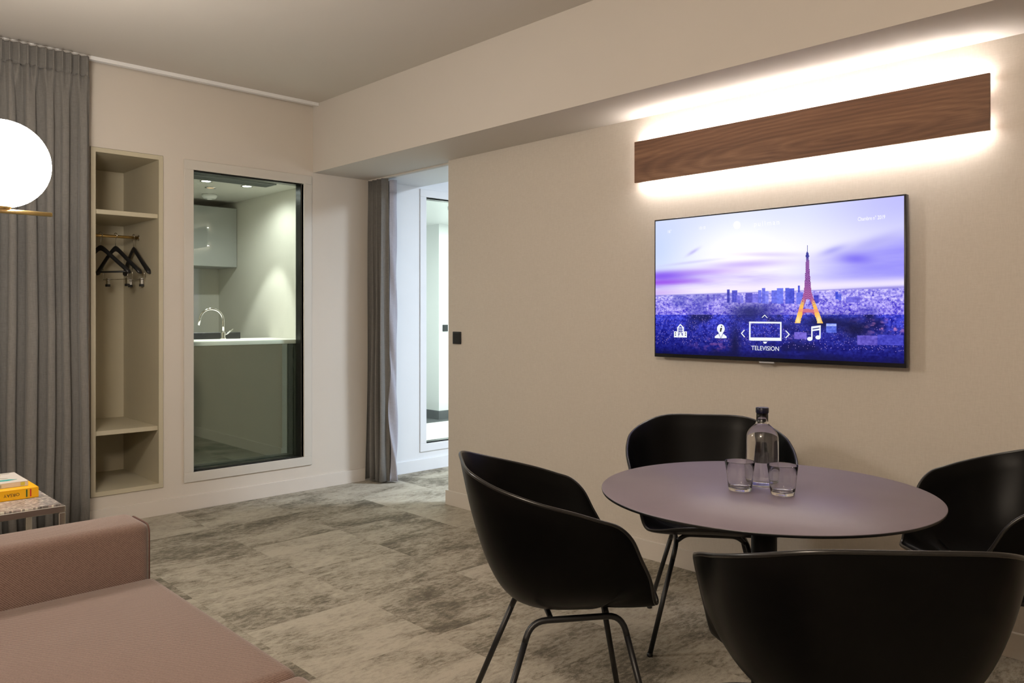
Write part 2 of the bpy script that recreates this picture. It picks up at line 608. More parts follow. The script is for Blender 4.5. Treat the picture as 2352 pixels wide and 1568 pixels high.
# ---- glazed panels: window > frame bars, reveal, pane
def glazed(name, W, mat_frame, mat_pane, label, recess=0.075):
    a, b, c, d = W
    root = bpy.data.objects.new(name, None); C.objects.link(root)
    root.location = (a, YB, c)
    struct(root, label, 'window')
    def part(nm, m, mt, lb=None):
        me = m.mesh(nm)
        for v in me.vertices:
            v.co = v.co - Vector((a, YB, c))
        return obj(nm, me, mt, root, lb)
    fw = 0.063
    y0, y1 = YB - 0.010, YB + 0.03
    part('frame_rail', M().rbox(a - fw, b + fw, y0, y1, d, d + fw, .002, 1), mat_frame)
    part('frame_rail', M().rbox(a - fw, b + fw, y0, y1, c - fw, c, .002, 1), mat_frame)
    part('frame_stile', M().rbox(a - fw, a, y0, y1, c, d, .002, 1), mat_frame)
    part('frame_stile', M().rbox(b, b + fw, y0, y1, c, d, .002, 1), mat_frame)
    r = M()
    r.box(a, b, YB + .03, YB + WT, c, c + .006).box(a, b, YB + .03, YB + WT, d - .006, d)
    r.box(a, a + .006, YB + .03, YB + WT, c + .006, d - .006).box(b - .006, b, YB + .03, YB + WT, c + .006, d - .006)
    part('reveal', r, MAT['dark_metal'], 'dark metal reveal around the pane')
    part('pane', M().box(a + .006, b - .006, YB + recess, YB + recess + .006, c + .006, d - .006), mat_pane, 'green tinted glass pane')
    return root
glazed('window_1', W1, MAT['frame_paint'], MAT['pane_green'], 'tall fixed kitchenette window in a flat beige frame')
glazed('window_2', W2, MAT['white_paint'], MAT['pane_pale'], 'tall glazed panel of the bathroom beyond the curtained opening')

# ------------------------------------------------------------------ kitchenette behind window 1
KX0, KX1, KY0, KY1, KZ = 1.95, 2.985, YB + WT, 6.87, 2.232
struct(M().box(KX0, KX1, KY1, KY1 + .08, 0, KZ).build('wall_kitchen_back', MAT['kitchen_wall']), 'pale back wall of the kitchenette')
struct(M().box(KX1, KX1 + .08, KY0, KY1, 0, KZ).build('wall_kitchen_right', MAT['kitchen_wall']), 'pale side wall of the kitchenette lit by a spotlight')
struct(M().box(KX0 - .02, KX0, KY0 + .7, KY1, 0, KZ).build('wall_kitchen_left', MAT['kitchen_wall']), 'left wall of the kitchenette')
struct(M().box(KX0, KX1, KY0, KY1, KZ, KZ + .08).build('ceiling_kitchen', MAT['kitchen_wall']), 'low ceiling of the kitchenette', 'ceiling')
struct(M().box(KX0, KX1, KY0, KY1, -.06, 0).build('floor_kitchen', MAT['grey_tile']), 'floor of the kitchenette', 'floor')
kc = thing('kitchen_wall_cabinet', 'grey wall cabinet hanging in the corner of the kitchenette', 'cabinet', (KX0, 6.5, 1.674))
M().box(0.0, KX1 - KX0 - .002, .02, KY1 - 6.5 - .002, 0, .50).build('body', MAT['kitchen_cabinet'], kc)
dw = (KX1 - KX0) / 2
for k in range(2):
    d_ = M().rbox(dw * k + .002, dw * (k + 1) - .004, 0, .019, .001, .499, .0015, 1).build('door', MAT['kitchen_cabinet'], kc)
kb = thing('kitchen_counter_unit', 'dark grey counter front standing right behind the kitchenette window', 'cabinet', (KX0, KY0 + .02, 0))
M().box(0.0, KX1 - KX0 - .002, 0.0, .02, .0, 1.06).build('back_panel', MAT['kitchen_panel'], kb)
M().box(0.0, KX1 - KX0 - .002, .02, .55, .08, 1.06).build('body', MAT['kitchen_cabinet'], kb)
M().box(0.05, KX1 - KX0 - .05, .05, .50, .0, .08).build('plinth', MAT['black_matte'], kb)
tag(M().rbox(KX0, KX1 - .002, KY0 + .005, KY0 + .62, 1.061, 1.090, .003, 2).build('worktop', MAT['worktop_white']), 'thin white worktop on the kitchenette counter', 'worktop')
bs = thing('draining_tray', 'low black tray standing on the kitchenette worktop behind the tap', 'tray', (2.0, 5.80, 1.0905))
M().rbox(0, .69, 0, .012, 0, .048, .002, 1).build('side', MAT['black_matte'], bs)
M().rbox(0, .69, .088, .10, 0, .048, .002, 1).build('side', MAT['black_matte'], bs)
M().rbox(0, .012, .012, .088, 0, .048, .002, 1).build('side', MAT['black_matte'], bs)
M().rbox(.678, .69, .012, .088, 0, .048, .002, 1).build('side', MAT['black_matte'], bs)
M().box(.012, .678, .012, .088, 0, .006).build('bottom', MAT['black_matte'], bs)
tp = thing('kitchen_tap', 'chrome swan-neck tap on the kitchenette worktop', 'tap', (2.525, 5.735, 1.0905))
M().lathe([(.022, 0), (.022, .008), (.017, .012), (.016, .05), (.013, .055)], 20).build('base', MAT['chrome'], tp)
path = [(0, 0, .05), (0, 0, .10), (0, 0, .135)]
for k in range(1, 15):
    a = PI * k / 15 * 1.02
    path.append((-.088 + .088 * math.cos(a), 0, .135 + .088 * math.sin(a)))
path.append((-.183, 0, .105))
M().tube(path, .0095, 12).build('spout', MAT['chrome'], tp)
M().tube([(.014, 0, .035), (.03, -.005, .04), (.07, -.012, .075)], [.006, .005, .0035], 8).build('lever', MAT['chrome'], tp)
# ceiling fittings of the kitchenette
gr = thing('ceiling_vent', 'long grey slatted air vent in the kitchenette ceiling', 'vent', (1.98, 5.40, KZ))
M().box(0, .80, 0, .012, -.010, -.0005).box(0, .80, .148, .16, -.010, -.0005).box(0, .012, .012, .148, -.010, -.0005).box(.788, .80, .012, .148, -.010, -.0005).build('frame', MAT['grille_metal'], gr)
M().box(.012, .788, .012, .148, -.003, -.001).build('backing', MAT['kitchen_cabinet'], gr)
for k in range(6):
    M().box(.012, .788, .022 + k * .022, .028 + k * .022, -.009, -.003).build('slat', MAT['grille_metal'], gr)
def downlight(x, y, z, glow, label, r=.032, spot=None, cat='ceiling light', group=None, name='downlight'):
    t = thing(name, label, cat, (x, y, z), 0, group)
    M().lathe([(r + .012, -.0005), (r + .012, -.006), (r, -.006), (r, -.0005)], 24, capb=False, capt=False).build('trim_ring', MAT['chrome'], t)
    M().lathe([(r, -.004), (r * .7, -.0045), (.0015, -.005)], 24, capb=False, capt=True).build('lens', glow, t)
    if spot:
        ld = bpy.data.lights.new('spot_lamp', 'SPOT')
        ld.energy = spot[0]; ld.spot_size = spot[1]; ld.spot_blend = spot[2]; ld.shadow_soft_size = .02
        ld.color = (1.0, 0.99, 0.95)
        lo = bpy.data.objects.new('spot_lamp', ld); C.objects.link(lo)
        lo.parent = t; lo.location = (0, 0, -.02); lo.rotation_euler = (math.radians(11), 0, 0)
        lf = bpy.data.lights.new('flood_lamp', 'SPOT')
        lf.energy = spot[3]; lf.spot_size = math.radians(165); lf.spot_blend = .6; lf.shadow_soft_size = .02
        lf.color = (0.99, 1.0, 0.96)
        l2 = bpy.data.objects.new('flood_lamp', lf); C.objects.link(l2)
        l2.parent = t; l2.location = (0, 0, -.02)
    return t
downlight(2.352, 5.625, KZ, MAT['spot_glow'], 'left one of two bright downlights in the kitchenette ceiling', spot=(56, math.radians(60), .30, 11.5), group='kitchenette downlights')
downlight(2.665, 5.64, KZ, MAT['spot_glow'], 'right one of two bright downlights in the kitchenette ceiling', spot=(56, math.radians(60), .30, 11.5), group='kitchenette downlights')
downlight(2.50, 5.90, KZ, MAT['amber_glow'], 'dim amber downlight behind the bright kitchenette downlights', r=.028)
sd = thing('smoke_detector', 'white round smoke detector on the kitchenette ceiling', 'detector', (2.64, 6.25, KZ))
M().lathe([(.058, -.0005), (.058, -.018), (.045, -.034)], 28).build('housing', MAT['bright_white'], sd)
M().lathe([(.018, -.034), (.018, -.042)], 16).build('sensor', MAT['bright_white'], sd)

# ------------------------------------------------------------------ bathroom behind window 2
struct(M().box(3.6, 8.2, KY0, 8.6, -.06, 0).build('floor_bathroom', MAT['grey_tile']), 'dark grey bathroom floor', 'floor')
struct(M().box(3.6, 8.2, KY0, 8.6, 2.375, 2.45).build('ceiling_bathroom', MAT['bright_white']), 'white bathroom ceiling', 'ceiling')
struct(M().box(6.03, 8.2, 7.58, 8.6, 0, 2.375).build('wall_bathroom_block', MAT['bright_white']), 'white wall corner seen through the bathroom glass')
struct(M().box(3.6, 6.03, 8.5, 8.6, 0, 2.375).build('wall_bathroom_back', MAT['bright_white']), 'white end wall of the bathroom')
struct(M().box(3.5, 3.6, KY0, 8.6, 0, 2.375).build('wall_bathroom_left', MAT['bright_white']), 'white left wall of the bathroom')
struct(M().box(8.2, 8.3, KY0, 7.58, 0, 2.375).build('wall_bathroom_right', MAT['bright_white']), 'white right wall of the bathroom')
struct(M().box(6.018, 6.03, 7.568, 8.5, 0, .105).box(6.03, 8.2, 7.568, 7.58, 0, .105).build('baseboard_bathroom', MAT['grey_tile']), 'dark grey tiled baseboard in the bathroom', 'baseboard')
sh = thing('shower_tray', 'wide white shower tray on the bathroom floor', 'shower tray', (4.0, 5.40, 0))
M().rbox(0, 3.2, 0, 1.84, .0, .03, .004, 2).build('basin', MAT['bright_white'], sh)
M().lathe([(.05, .0301), (.05, .034)], 20, c=(1.5, 1.0, 0)).build('drain', MAT['chrome'], sh)
def wall_switch(name, label, loc, rz, w=.082):
    t = thing(name, label, 'switch', loc, rz)
    M().rbox(-w / 2, w / 2, -.009, 0, -w / 2, w / 2, .0025, 2).build('plate', MAT['black_matte'], t)
    M().rbox(-w / 2 + .008, w / 2 - .008, -.013, -.009, -w / 2 + .008, w / 2 - .008, .0015, 1).build('rocker', MAT['black_matte'], t)
    return t
wall_switch('light_switch', 'dark square light switch seen through the bathroom glass', (6.125, 7.58, 1.11), 0)
wall_switch('light_switch', 'black square light switch on the end of the television wall', (XW, 4.053, 1.118), -PI / 2)
for (x, y, lb) in ((5.3, 6.2, 'unseen round lamp added on the bathroom ceiling, nearer to the glass'), (6.6, 6.6, 'unseen round lamp added on the bathroom ceiling, further from the glass')):
    t = thing('fill_bathroom_lamp', lb, 'ceiling light', (x, y, 2.375), 0, 'added bathroom fill lamps')  # out of view, added to brighten the bathroom behind the glass
    M().lathe([(.20, -.0005), (.20, -.03), (.185, -.03)], 32, capt=False).build('rim', MAT['bright_white'], t)
    M().lathe([(.185, -.028), (.10, -.036), (.002, -.04)], 32, capb=False).build('diffuser', MAT['fill_bath_glow'], t)
# lamp added out of view for the cool, daylight-like hall light
t = thing('fill_bedroom_lamp', 'unseen round cool white lamp added to brighten the room beyond the opening', 'ceiling light', (5.3, 2.7, ZC))
M().lathe([(.36, -.0005), (.36, -.05), (.34, -.05)], 40, capt=False).build('rim', MAT['bright_white'], t)
M().lathe([(.34, -.045), (.2, -.06), (.002, -.065)], 40, capb=False).build('diffuser', MAT['fill_bedroom_glow'], t)

# ------------------------------------------------------------------ wardrobe niche
wd = thing('wardrobe_niche', 'olive beige open wardrobe unit built into the wall beside the grey curtain', 'wardrobe', (NX0, YB, NZ0))
nw, nh, nd = NX1 - NX0, NZ1 - NZ0, 0.665
th = 0.030
fo = -0.008
M().box(.003, th, fo, nd, .003, nh - .003).build('side_panel', MAT['cabinet_olive'], wd)
M().box(nw - th, nw - .003, fo, nd, .003, nh - .003).build('side_panel', MAT['cabinet_olive'], wd)
M().box(th, nw - th, fo, nd, nh - th, nh - .003).build('top_panel', MAT['cabinet_olive'], wd)
M().box(th, nw - th, fo, nd, .003, th).build('bottom_panel', MAT['cabinet_olive'], wd)
M().box(th, nw - th, nd - .012, nd, th, nh - th).build('back_panel', MAT['cabinet_olive'], wd)
for zs in (1.910 - .028, 0.566 - .028):
    M().rbox(th, nw - th, .012, nd - .012, zs - NZ0, zs - NZ0 + .028, .0015, 1).build('shelf', MAT['cabinet_olive'], wd)
rod_y, rod_z = 0.350, 1.782 - NZ0
rd = M().tube([(th + .002, rod_y, rod_z), (nw - th - .002, rod_y, rod_z)], .0095, 14).build('hanging_rod', MAT['brass'], wd, 'brass hanging rod')
M().lathe([(.02, 0), (.02, .006)], 16).build('rod_socket', MAT['chrome'], rd).matrix_local = Matrix.Translation((nw - th - .007, rod_y, rod_z)) @ Matrix.Rotation(PI / 2, 4, 'Y')

# hangers
def hanger_parts(root, clips):
    hk = [(0, 0, -.082), (0, 0, -.042), (.004, 0, -.030)]
    for k in range(0, 13):
        a = -PI * .42 + k * PI * 1.25 / 12
        hk.append((.0155 * math.cos(a) + .0005, 0, -.0015 + .0155 * math.sin(a)))
    M().tube(hk, .0024, 8).build('hook', MAT['chrome'], root)
    # shaped wooden shoulders: one bowed bar, deep in the middle, thick at the ends
    L = .222
    ns = 41
    rows = []
    for k in range(ns):
        u = -1 + 2 * k / (ns - 1)
        q = abs(u)
        zc = -.088 - .178 * (math.sqrt(q * q + .012) - .11)
        hz = .0185 - .003 * q
        hy = .008 + .010 * q ** 2
        if q > .985:
            hz *= .6; hy *= .6
        yc = .022 * q * q
        rows.append([(u * L, yc + hy * math.cos(2 * PI * j / 14), zc + hz * math.sin(2 * PI * j / 14)) for j in range(14)])
    m = M().grid(lambda i, j: rows[j][i], 14, ns, closed_u=True)
    m.f.append(tuple(range(14))); m.smooth.append(False)
    m.f.append(tuple(range(14 * (ns - 1), 14 * ns))); m.smooth.append(False)
    m.build('shoulders', MAT['black_metal'], root)
    if clips:
        M().tube([(-.15, .014, -.288), (.15, .014, -.288)], .0022, 8).build('trouser_wire', MAT['chrome'], root)
        for s in (-1, 1):
            M().tube([(s * .15, .014, -.288), (s * .15, .014, -.215)], .0022, 8).build('wire_end', MAT['chrome'], root)
            cl = M().box(s * .10 - .009, s * .10 + .009, .006, .022, -.318, -.280).build('clip', MAT['chrome'], root)
            M().box(s * .10 - .011, s * .10 + .011, .003, .025, -.334, -.318).build('clip_pad', MAT['black_matte'], cl)
    else:
        M().tube([(-.20, .018, -.243), (.20, .018, -.243)], .006, 10).build('trouser_bar', MAT['black_metal'], root)
HY = YB + rod_y
HZ = NZ0 + rod_z + .0095
for (x, dirv, clips, lb) in ((1.625, (.44, -.90), False, 'black hanger with a trouser bar, leftmost on the wardrobe rod'),
                             (1.716, (.30, -.954), True, 'black hanger with metal clips, in the middle of the wardrobe rod'),
                             (1.828, (.02, -1.0), True, 'black hanger with metal clips, nearest the right side of the wardrobe')):
    t = thing('coat_hanger', lb, 'hanger', (x, HY, HZ - .001), math.atan2(dirv[1], dirv[0]), 'hangers in the wardrobe niche')
    hanger_parts(t, clips)

# ------------------------------------------------------------------ curtains and tracks
tag(M().box(XL, BX - .002, YB - .085, YB - .050, ZC - .022, ZC - .0005).build('curtain_track', MAT['track_white']), 'thin white curtain track along the ceiling above the niche wall', 'curtain track')
random.seed(11)
def curtain_wall():
    xa, xb = XL + .05, 1.432
    # irregular fold positions
    xs = [xa]
    while xs[-1] < xb:
        xs.append(xs[-1] + random.uniform(.075, .140))
    knots = len(xs)
    amp = [random.uniform(.6, 1.2) for _ in range(knots + 2)]
    nu = 900
    zs = [0.018, 0.3, 0.7, 1.2, 1.7, 2.1, 2.35, 2.5, 2.58, 2.62, 2.645, 2.665]
    def ph(x):
        for k in range(knots - 1):
            if xs[k] <= x <= xs[k + 1]:
                t = (x - xs[k]) / (xs[k + 1] - xs[k]); return k + t, amp[k] * (1 - t) + amp[k + 1] * t
        return knots - 1.0, amp[knots - 1]
    def fn(i, j):
        x = xa + (xb - xa) * i / (nu - 1)
        z = zs[j]
        p, a = ph(x)
        t = z / 2.665
        open_ = .62 + .38 * (1 - t)
        sn, cs = math.sin(2 * PI * p), math.cos(2 * PI * p)
        w = .060 * a * open_ * cs + .012 * math.sin(2 * PI * p * .37 + 1.3 * (1 - t))
        lean = .030 * a * open_ * (math.sin(4 * PI * p) * .62 + .35 * sn)
        k = max(0.0, (z - 2.40) / .265)
        k = k * k * (3 - 2 * k)
        fine = .016 * math.sin(2 * PI * x / .043) * a
        w = w * (1 - .85 * k) + fine * k
        lean *= 1 - k
        end = min(1.0, (nu - 1 - i) / 14.0)
        xx = x + lean * end + .010 * math.sin(3.1 * z + p) * (1 - t) * end
        return (xx, YB - .125 + w * .9, z)
    m = M().grid(fn, nu, len(zs))
    h = M()
    zh = [2.660, 2.69, 2.73, 2.765, 2.776]
    def fh(i, j):
        x = xa + (xb - .012 - xa) * i / (nu - 1)
        p, a = ph(x)
        w = .021 * math.sin(2 * PI * x / .043) + .006 * math.sin(2 * PI * x / .11)
        return (x + .008 * math.sin(4 * PI * x / .043), YB - .125 + w * (1.0 if j else .8), zh[j])
    h.grid(fh, nu, len(zh))
    return m, h
cw = thing('wall_curtain', 'full height pleated grey curtain hanging behind the globe lamp', 'curtain', (0, 0, 0))
m1, h1 = curtain_wall()
for mm, nm in ((m1, 'drape'), (h1, 'heading')):
    o = mm.build(nm, MAT['curtain_grey'], cw)
    sd_ = o.modifiers.new('thick', 'SOLIDIFY'); sd_.thickness = .003; sd_.offset = 0
# gathered curtain in the opening
oc = thing('door_curtain', 'gathered grey curtain with pale lining drawn aside in the opening', 'curtain', (0, 0, 0))
def gather(xm, amp, ya, yb, nf, dz, phs, zb=.015, zt=2.296):
    nu = 140
    zs = [zb + (zt - zb) * k / 16 for k in range(17)]
    def fn(i, j):
        t = i / (nu - 1); z = zs[j]; q = 1 - z / zt
        y = ya + (yb - ya) * t + .012 * math.sin(2.2 * z + 1.0) * (1 - t) * q
        w = math.sin(2 * PI * nf * t + phs)
        return (xm + amp * (.75 + .5 * q) * w + .010 * math.sin(5 * t + 3 * z) * q, y - .018 * math.cos(2 * PI * nf * t + phs) * (.4 + q), z)
    return M().grid(fn, nu, len(zs))
o = gather(3.437, .030, 4.955, 5.160, 3.5, 0, PI * .5).build('drape', MAT['curtain_grey'], oc)
s1 = o.modifiers.new('thick', 'SOLIDIFY'); s1.thickness = .003; s1.offset = 0
def lining_sheet(zb, zt, nz, wob):
    ctl = [(3.472, 4.962), (3.505, 4.948), (3.536, 4.958), (3.534, 5.000), (3.500, 5.020), (3.548, 5.060), (3.498, 5.085), (3.545, 5.125), (3.500, 5.160)]
    pts = []
    for i in range(len(ctl) - 1):
        p0, p1, p2, p3 = (Vector(ctl[max(0, min(len(ctl) - 1, i + d))]) for d in (-1, 0, 1, 2))
        for k in range(10):
            t = k / 10
            pts.append(.5 * ((2 * p1) + (p2 - p0) * t + (2 * p0 - 5 * p1 + 4 * p2 - p3) * t * t + (3 * p1 - p0 - 3 * p2 + p3) * t ** 3))
    def fn(i, j):
        z = zb + (zt - zb) * j / (nz - 1)
        q = 1 - z / 2.3
        p = pts[i]
        return (p.x + wob * .010 * q * math.sin(9 * z + .16 * i), p.y + wob * (.010 * q * math.sin(13 * z + .3 * i) - .016 * q * math.exp(-((z - .18) / .15) ** 2)), z)
    return M().grid(fn, len(pts), nz)
o = lining_sheet(.012, 2.20, 60, 1.0).build('lining', MAT['curtain_lining'], oc, 'pale lilac lining')
s1 = o.modifiers.new('thick', 'SOLIDIFY'); s1.thickness = .002; s1.offset = 0
o = lining_sheet(2.195, 2.29, 4, 0.0).build('lining_heading', MAT['curtain_lining'], oc)
s1 = o.modifiers.new('thick', 'SOLIDIFY'); s1.thickness = .004; s1.offset = 0
tag(M().box(3.425, 3.450, YO + .01, YB - .015, BZ - .010, BZ - .0004).build('curtain_track', MAT['ceiling_paint']), 'slim track recessed under the bulkhead of the opening', 'curtain track')

# ------------------------------------------------------------------ walnut light board
PY0, PY1, PZ0, PZ1 = 0.905, 2.554, 1.959, 2.173
wl = thing('wall_light', 'long walnut board wall light glowing above and below over the television', 'wall light', (XW, (PY0 + PY1) / 2, (PZ0 + PZ1) / 2))
hl, hh = (PY1 - PY0) / 2, (PZ1 - PZ0) / 2
M().rbox(-.050, -.036, -hl, hl, -hh, hh, .001, 1).build('board', MAT['walnut'], wl)
M().box(-.036, -.0005, -hl + .045, hl - .045, -hh + .022, hh - .016).build('backing', MAT['bright_white'], wl)
for s in (-1, 1):
    zc = s * (hh - (.010 if s > 0 else .016))
    M().box(-.032, -.008, -hl + .022, hl - .022, min(zc, zc - s * .005), max(zc, zc - s * .005)).build('led_strip', MAT['led_glow'], wl)

# ------------------------------------------------------------------ television
TX = 3.318
TY0, TY1, TZ0, TZ1 = 1.197, 2.416, 1.058, 1.752
tv = thing('television', 'flat wall television showing a purple city skyline menu', 'television', (XW, (TY0 + TY1) / 2, (TZ0 + TZ1) / 2))
tw_, thh = (TY1 - TY0) / 2, (TZ1 - TZ0) / 2
fx = TX - XW
M().rbox(fx, fx + .030, -tw_, tw_, -thh, thh, .002, 2).build('housing', MAT['tv_black'], tv)
M().rbox(fx + .030, -.006, -tw_ * .86, tw_ * .86, -thh * .92, thh * .3, .004, 2).build('rear_cover', MAT['tv_black'], tv)
M().box(-.012, -.0004, -.2, .2, -.15, .15).build('wall_mount', MAT['black_metal'], tv)
M().rbox(fx + .001, fx + .012, -.045, .03, -thh - .008, -thh + .002, .002, 1).build('badge', MAT['silver_badge'], tv)

# screen picture painted on a fine flat grid (columns run left to right as seen)
GW, GH = 512, 288
bez, bezb = .007, .018
sy0, sy1 = tw_ - bez, -tw_ + bez          # left edge has larger y
sz0, sz1 = thh - bez, -thh + bezb
# measuring frame of the picture (four corners) -> unit square
src = np.array([(92, 320), (2140, 90), (2148, 1480), (92, 1415)], float)
dst = np.array([(0, 0), (1, 0), (1, 1), (0, 1)], float)
A = []
for (x, y), (u, v) in zip(src, dst):
    A.append([x, y, 1, 0, 0, 0, -u * x, -u * y, u]); A.append([0, 0, 0, x, y, 1, -v * x, -v * y, v])
A = np.array(A)
Hm = np.append(np.linalg.solve(A[:, :8], A[:, 8]), 1).reshape(3, 3)
def sr(x, y):
    q = Hm @ np.array([x, y, 1.0]); return q[0] / q[2], q[1] / q[2]
rng = np.random.default_rng(3)
S, Rr = np.meshgrid((np.arange(GW) + .5) / GW, (np.arange(GH) + .5) / GH)
def vnoise(sx_, sy_, seed, oct_=4):
    r = np.random.default_rng(seed)
    out = np.zeros((GH, GW)); amp = 1.0; tot = 0
    for _ in range(oct_):
        g = r.random((int(sy_) + 3, int(sx_) + 3))
        X = S * sx_; Y = Rr * sy_
        xi = X.astype(int); yi = Y.astype(int); fx_ = X - xi; fy_ = Y - yi
        fx_ = fx_ * fx_ * (3 - 2 * fx_); fy_ = fy_ * fy_ * (3 - 2 * fy_)
        out += amp * ((g[yi, xi] * (1 - fx_) + g[yi, xi + 1] * fx_) * (1 - fy_) + (g[yi + 1, xi] * (1 - fx_) + g[yi + 1, xi + 1] * fx_) * fy_)
        tot += amp; amp *= .55; sx_ *= 2; sy_ *= 2
    return out / tot
def lerp(a, b, t):
    t = np.clip(t, 0, 1)[..., None]
    return np.array(a, float) * (1 - t) + np.array(b, float) * t
def sstep(a, b, x):
    t = np.clip((x - a) / (b - a), 0, 1); return t * t * (3 - 2 * t)
def over(img, col, mask):
    return img * (1 - mask[..., None]) + np.array(col, float) * mask[..., None]
def gauss(cs, cr, ws, wr, rot=0.0):
    ds, dr_ = S - cs, Rr - cr
    a = ds * math.cos(rot) + dr_ * math.sin(rot); b = -ds * math.sin(rot) + dr_ * math.cos(rot)
    return np.exp(-(a / ws) ** 2 - (b / wr) ** 2)
HOR = .565 - .015 * S                     # horizon
img = lerp((222, 228, 255), (250, 249, 255), sstep(0.0, .30, Rr))
img = over(img, (196, 214, 255), gauss(-.05, .22, .22, .28) * .9)
img = over(img, (188, 186, 255), sstep(.60, 1.02, S) * (1 - sstep(.0, .30, Rr) * .55) * .85)
cl = vnoise(3, 14, 5, 5)
right = sstep(.50, .95, S) * sstep(.16 + .30 * (1 - S), .34 + .25 * (1 - S), Rr)
img = over(img, (150, 142, 252), right * (.85 + .6 * (cl - .5)))
img = over(img, (120, 105, 245), gauss(.84, .36, .06, .035, .25) * .8)
img = over(img, (160, 155, 245), gauss(.76, .30, .05, .020, -.5) * .7)
img = over(img, (175, 170, 245), gauss(.90, .27, .10, .03, -.5) * .6)
band = sstep(.36, .46, Rr) * (1 - sstep(.52, .58, Rr))
img = over(img, (165, 140, 248), band * (1 - sstep(.35, .75, S)) * (.55 + 1.6 * (cl - .5)))
img = over(img, (128, 80, 240), gauss(.04, .415, .15, .035) * .85)
img = over(img, (150, 70, 235), gauss(.03, .465, .20, .022) * .8)
img = over(img, (165, 110, 240), gauss(.25, .40, .16, .025) * .55)
img = over(img, (178, 150, 246), gauss(.42, .36, .16, .028) * .8)
img = over(img, (205, 190, 250), gauss(.50, .30, .14, .018, .12) * .7)
img = over(img, (185, 178, 240), gauss(.185, .25, .035, .010, -.75) * .8)
img = over(img, (200, 195, 245), gauss(.18, .325, .14, .010, -.1) * .6)
img = over(img, (250, 240, 255), np.exp(-((Rr - (HOR - .03)) / .035) ** 2) * .85 * sstep(-.1, .25, S))
img = over(img, (196, 150, 245), np.exp(-((Rr - (HOR - .02)) / .03) ** 2) * (1 - sstep(.0, .25, S)) * .6)
# far hills
img = over(img, (150, 140, 225), sstep(HOR - .010 - .012 * sstep(.7, 1, S), HOR, Rr))
# city field
city = Rr > HOR
tex = vnoise(150, 90, 8, 2); tex2 = vnoise(60, 110, 21, 3); blobs = vnoise(9, 7, 13, 4)
far_t = np.clip((Rr - HOR) / .13, 0, 1)
cb = lerp((160, 150, 240), (118, 104, 226), far_t)
spk = np.clip((tex - .42) * 3.2, -1, 1) * .55 + np.clip((tex2 - .5) * 3.2, -1, 1) * .4
rnd = rng.random((GH, GW))
cb = cb + (spk * 95)[..., None] * np.array([1.0, 1.0, .45])
cb = np.where((rnd > .955)[..., None], np.array([235, 228, 255.]), cb)
cb = over(cb, (35, 38, 160), np.clip((blobs - .58) * 6, 0, 1) * .4)
low = Rr > .707
dk = lerp((52, 58, 205), (10, 14, 105), np.clip((Rr - .70) / .30, 0, 1) ** .8)
dk = dk + (spk * lerp_ if False else spk * 60)[..., None] * np.array([.75, .8, 1.0]) * (1.15 - .8 * np.clip((Rr - .7) / .3, 0, 1))[..., None]
dk = over(dk, (8, 12, 70), np.clip((blobs - .54) * 5, 0, 1) * .75)
dk = np.where(((rnd > .972) & (Rr < .93))[..., None], np.array([170, 150, 225.]), dk)
pink = np.clip((vnoise(70, 60, 31, 2) - .5) * 4, 0, 1)
dk = over(dk, (200, 130, 190), pink * gauss(.95, .78, .13, .05) * .9)
dk = over(dk, (190, 110, 170), pink * gauss(.30, .92, .12, .05) * .45)
dk = over(dk, (190, 130, 200), pink * gauss(.62, .84, .06, .035) * .6)
cb = np.where(low[..., None], dk, cb)
cb = over(cb, (10, 18, 95), gauss(.44, .69, .085, .055) * .85)
cb = over(cb, (6, 14, 70), gauss(.74, .76, .10, .045) * .95)
cb = over(cb, (6, 10, 50), gauss(.84, .80, .05, .06) * .8)
cb = over(cb, (6, 10, 60), gauss(.375, .93, .022, .16) * .8)
cb = over(cb, (5, 8, 60), sstep(.95, 1.0, Rr) * .45)
img = np.where(city[..., None], cb, img)
def rect(x0_, y0_, x1_, y1_, col, tx=.35):
    global img
    a = sr(x0_, y0_); b = sr(x1_, y1_); c_ = sr(x0_, y1_); d_ = sr(x1_, y0_)
    s0, s1 = (a[0] + c_[0]) / 2, (b[0] + d_[0]) / 2
    r0, r1 = (a[1] + d_[1]) / 2, (b[1] + c_[1]) / 2
    msk = ((S >= s0) & (S <= s1) & (Rr >= r0) & (Rr <= r1)).astype(float)
    img = img * (1 - msk[..., None]) + (np.array(col, float) + (spk * 70 * tx)[..., None]) * msk[..., None]
for (a, b, c_, d_, col) in ((520, 925, 534, 975, (80, 70, 190)), (570, 922, 586, 972, (100, 92, 205)), (602, 930, 616, 968, (110, 100, 210)),
        (684, 878, 708, 990, (40, 42, 170)), (724, 884, 768, 985, (62, 64, 196)), (762, 925, 792, 990, (105, 100, 220)), (796, 928, 818, 990, (120, 116, 228)),
        (838, 908, 896, 985, (72, 66, 190)), (896, 912, 940, 985, (110, 104, 222)), (940, 884, 968, 990, (92, 98, 222)), (972, 866, 1000, 990, (86, 92, 218)), (1002, 890, 1028, 995, (122, 126, 236)),
        (1052, 882, 1098, 990, (92, 100, 226)), (1098, 862, 1150, 995, (100, 112, 236)), (1164, 860, 1200, 990, (72, 82, 214)), (1200, 866, 1240, 992, (62, 72, 208)),
        (1268, 840, 1286, 985, (70, 80, 212)), (1258, 898, 1310, 995, (104, 112, 232)), (1402, 920, 1442, 985, (66, 66, 198)), (1578, 890, 1602, 952, (62, 76, 214)), (1602, 904, 1630, 958, (92, 100, 226)),
        (1668, 932, 1780, 975, (112, 104, 222)), (1504, 1152, 1590, 1230, (92, 112, 226)), (1240, 1228, 1345, 1285, (112, 96, 206)), (1930, 1240, 2140, 1330, (66, 66, 190)), (1760, 1250, 1930, 1330, (92, 80, 190)),
        (1506, 1155, 1588, 1175, (170, 185, 250))):
    rect(a, b, c_, d_, col)
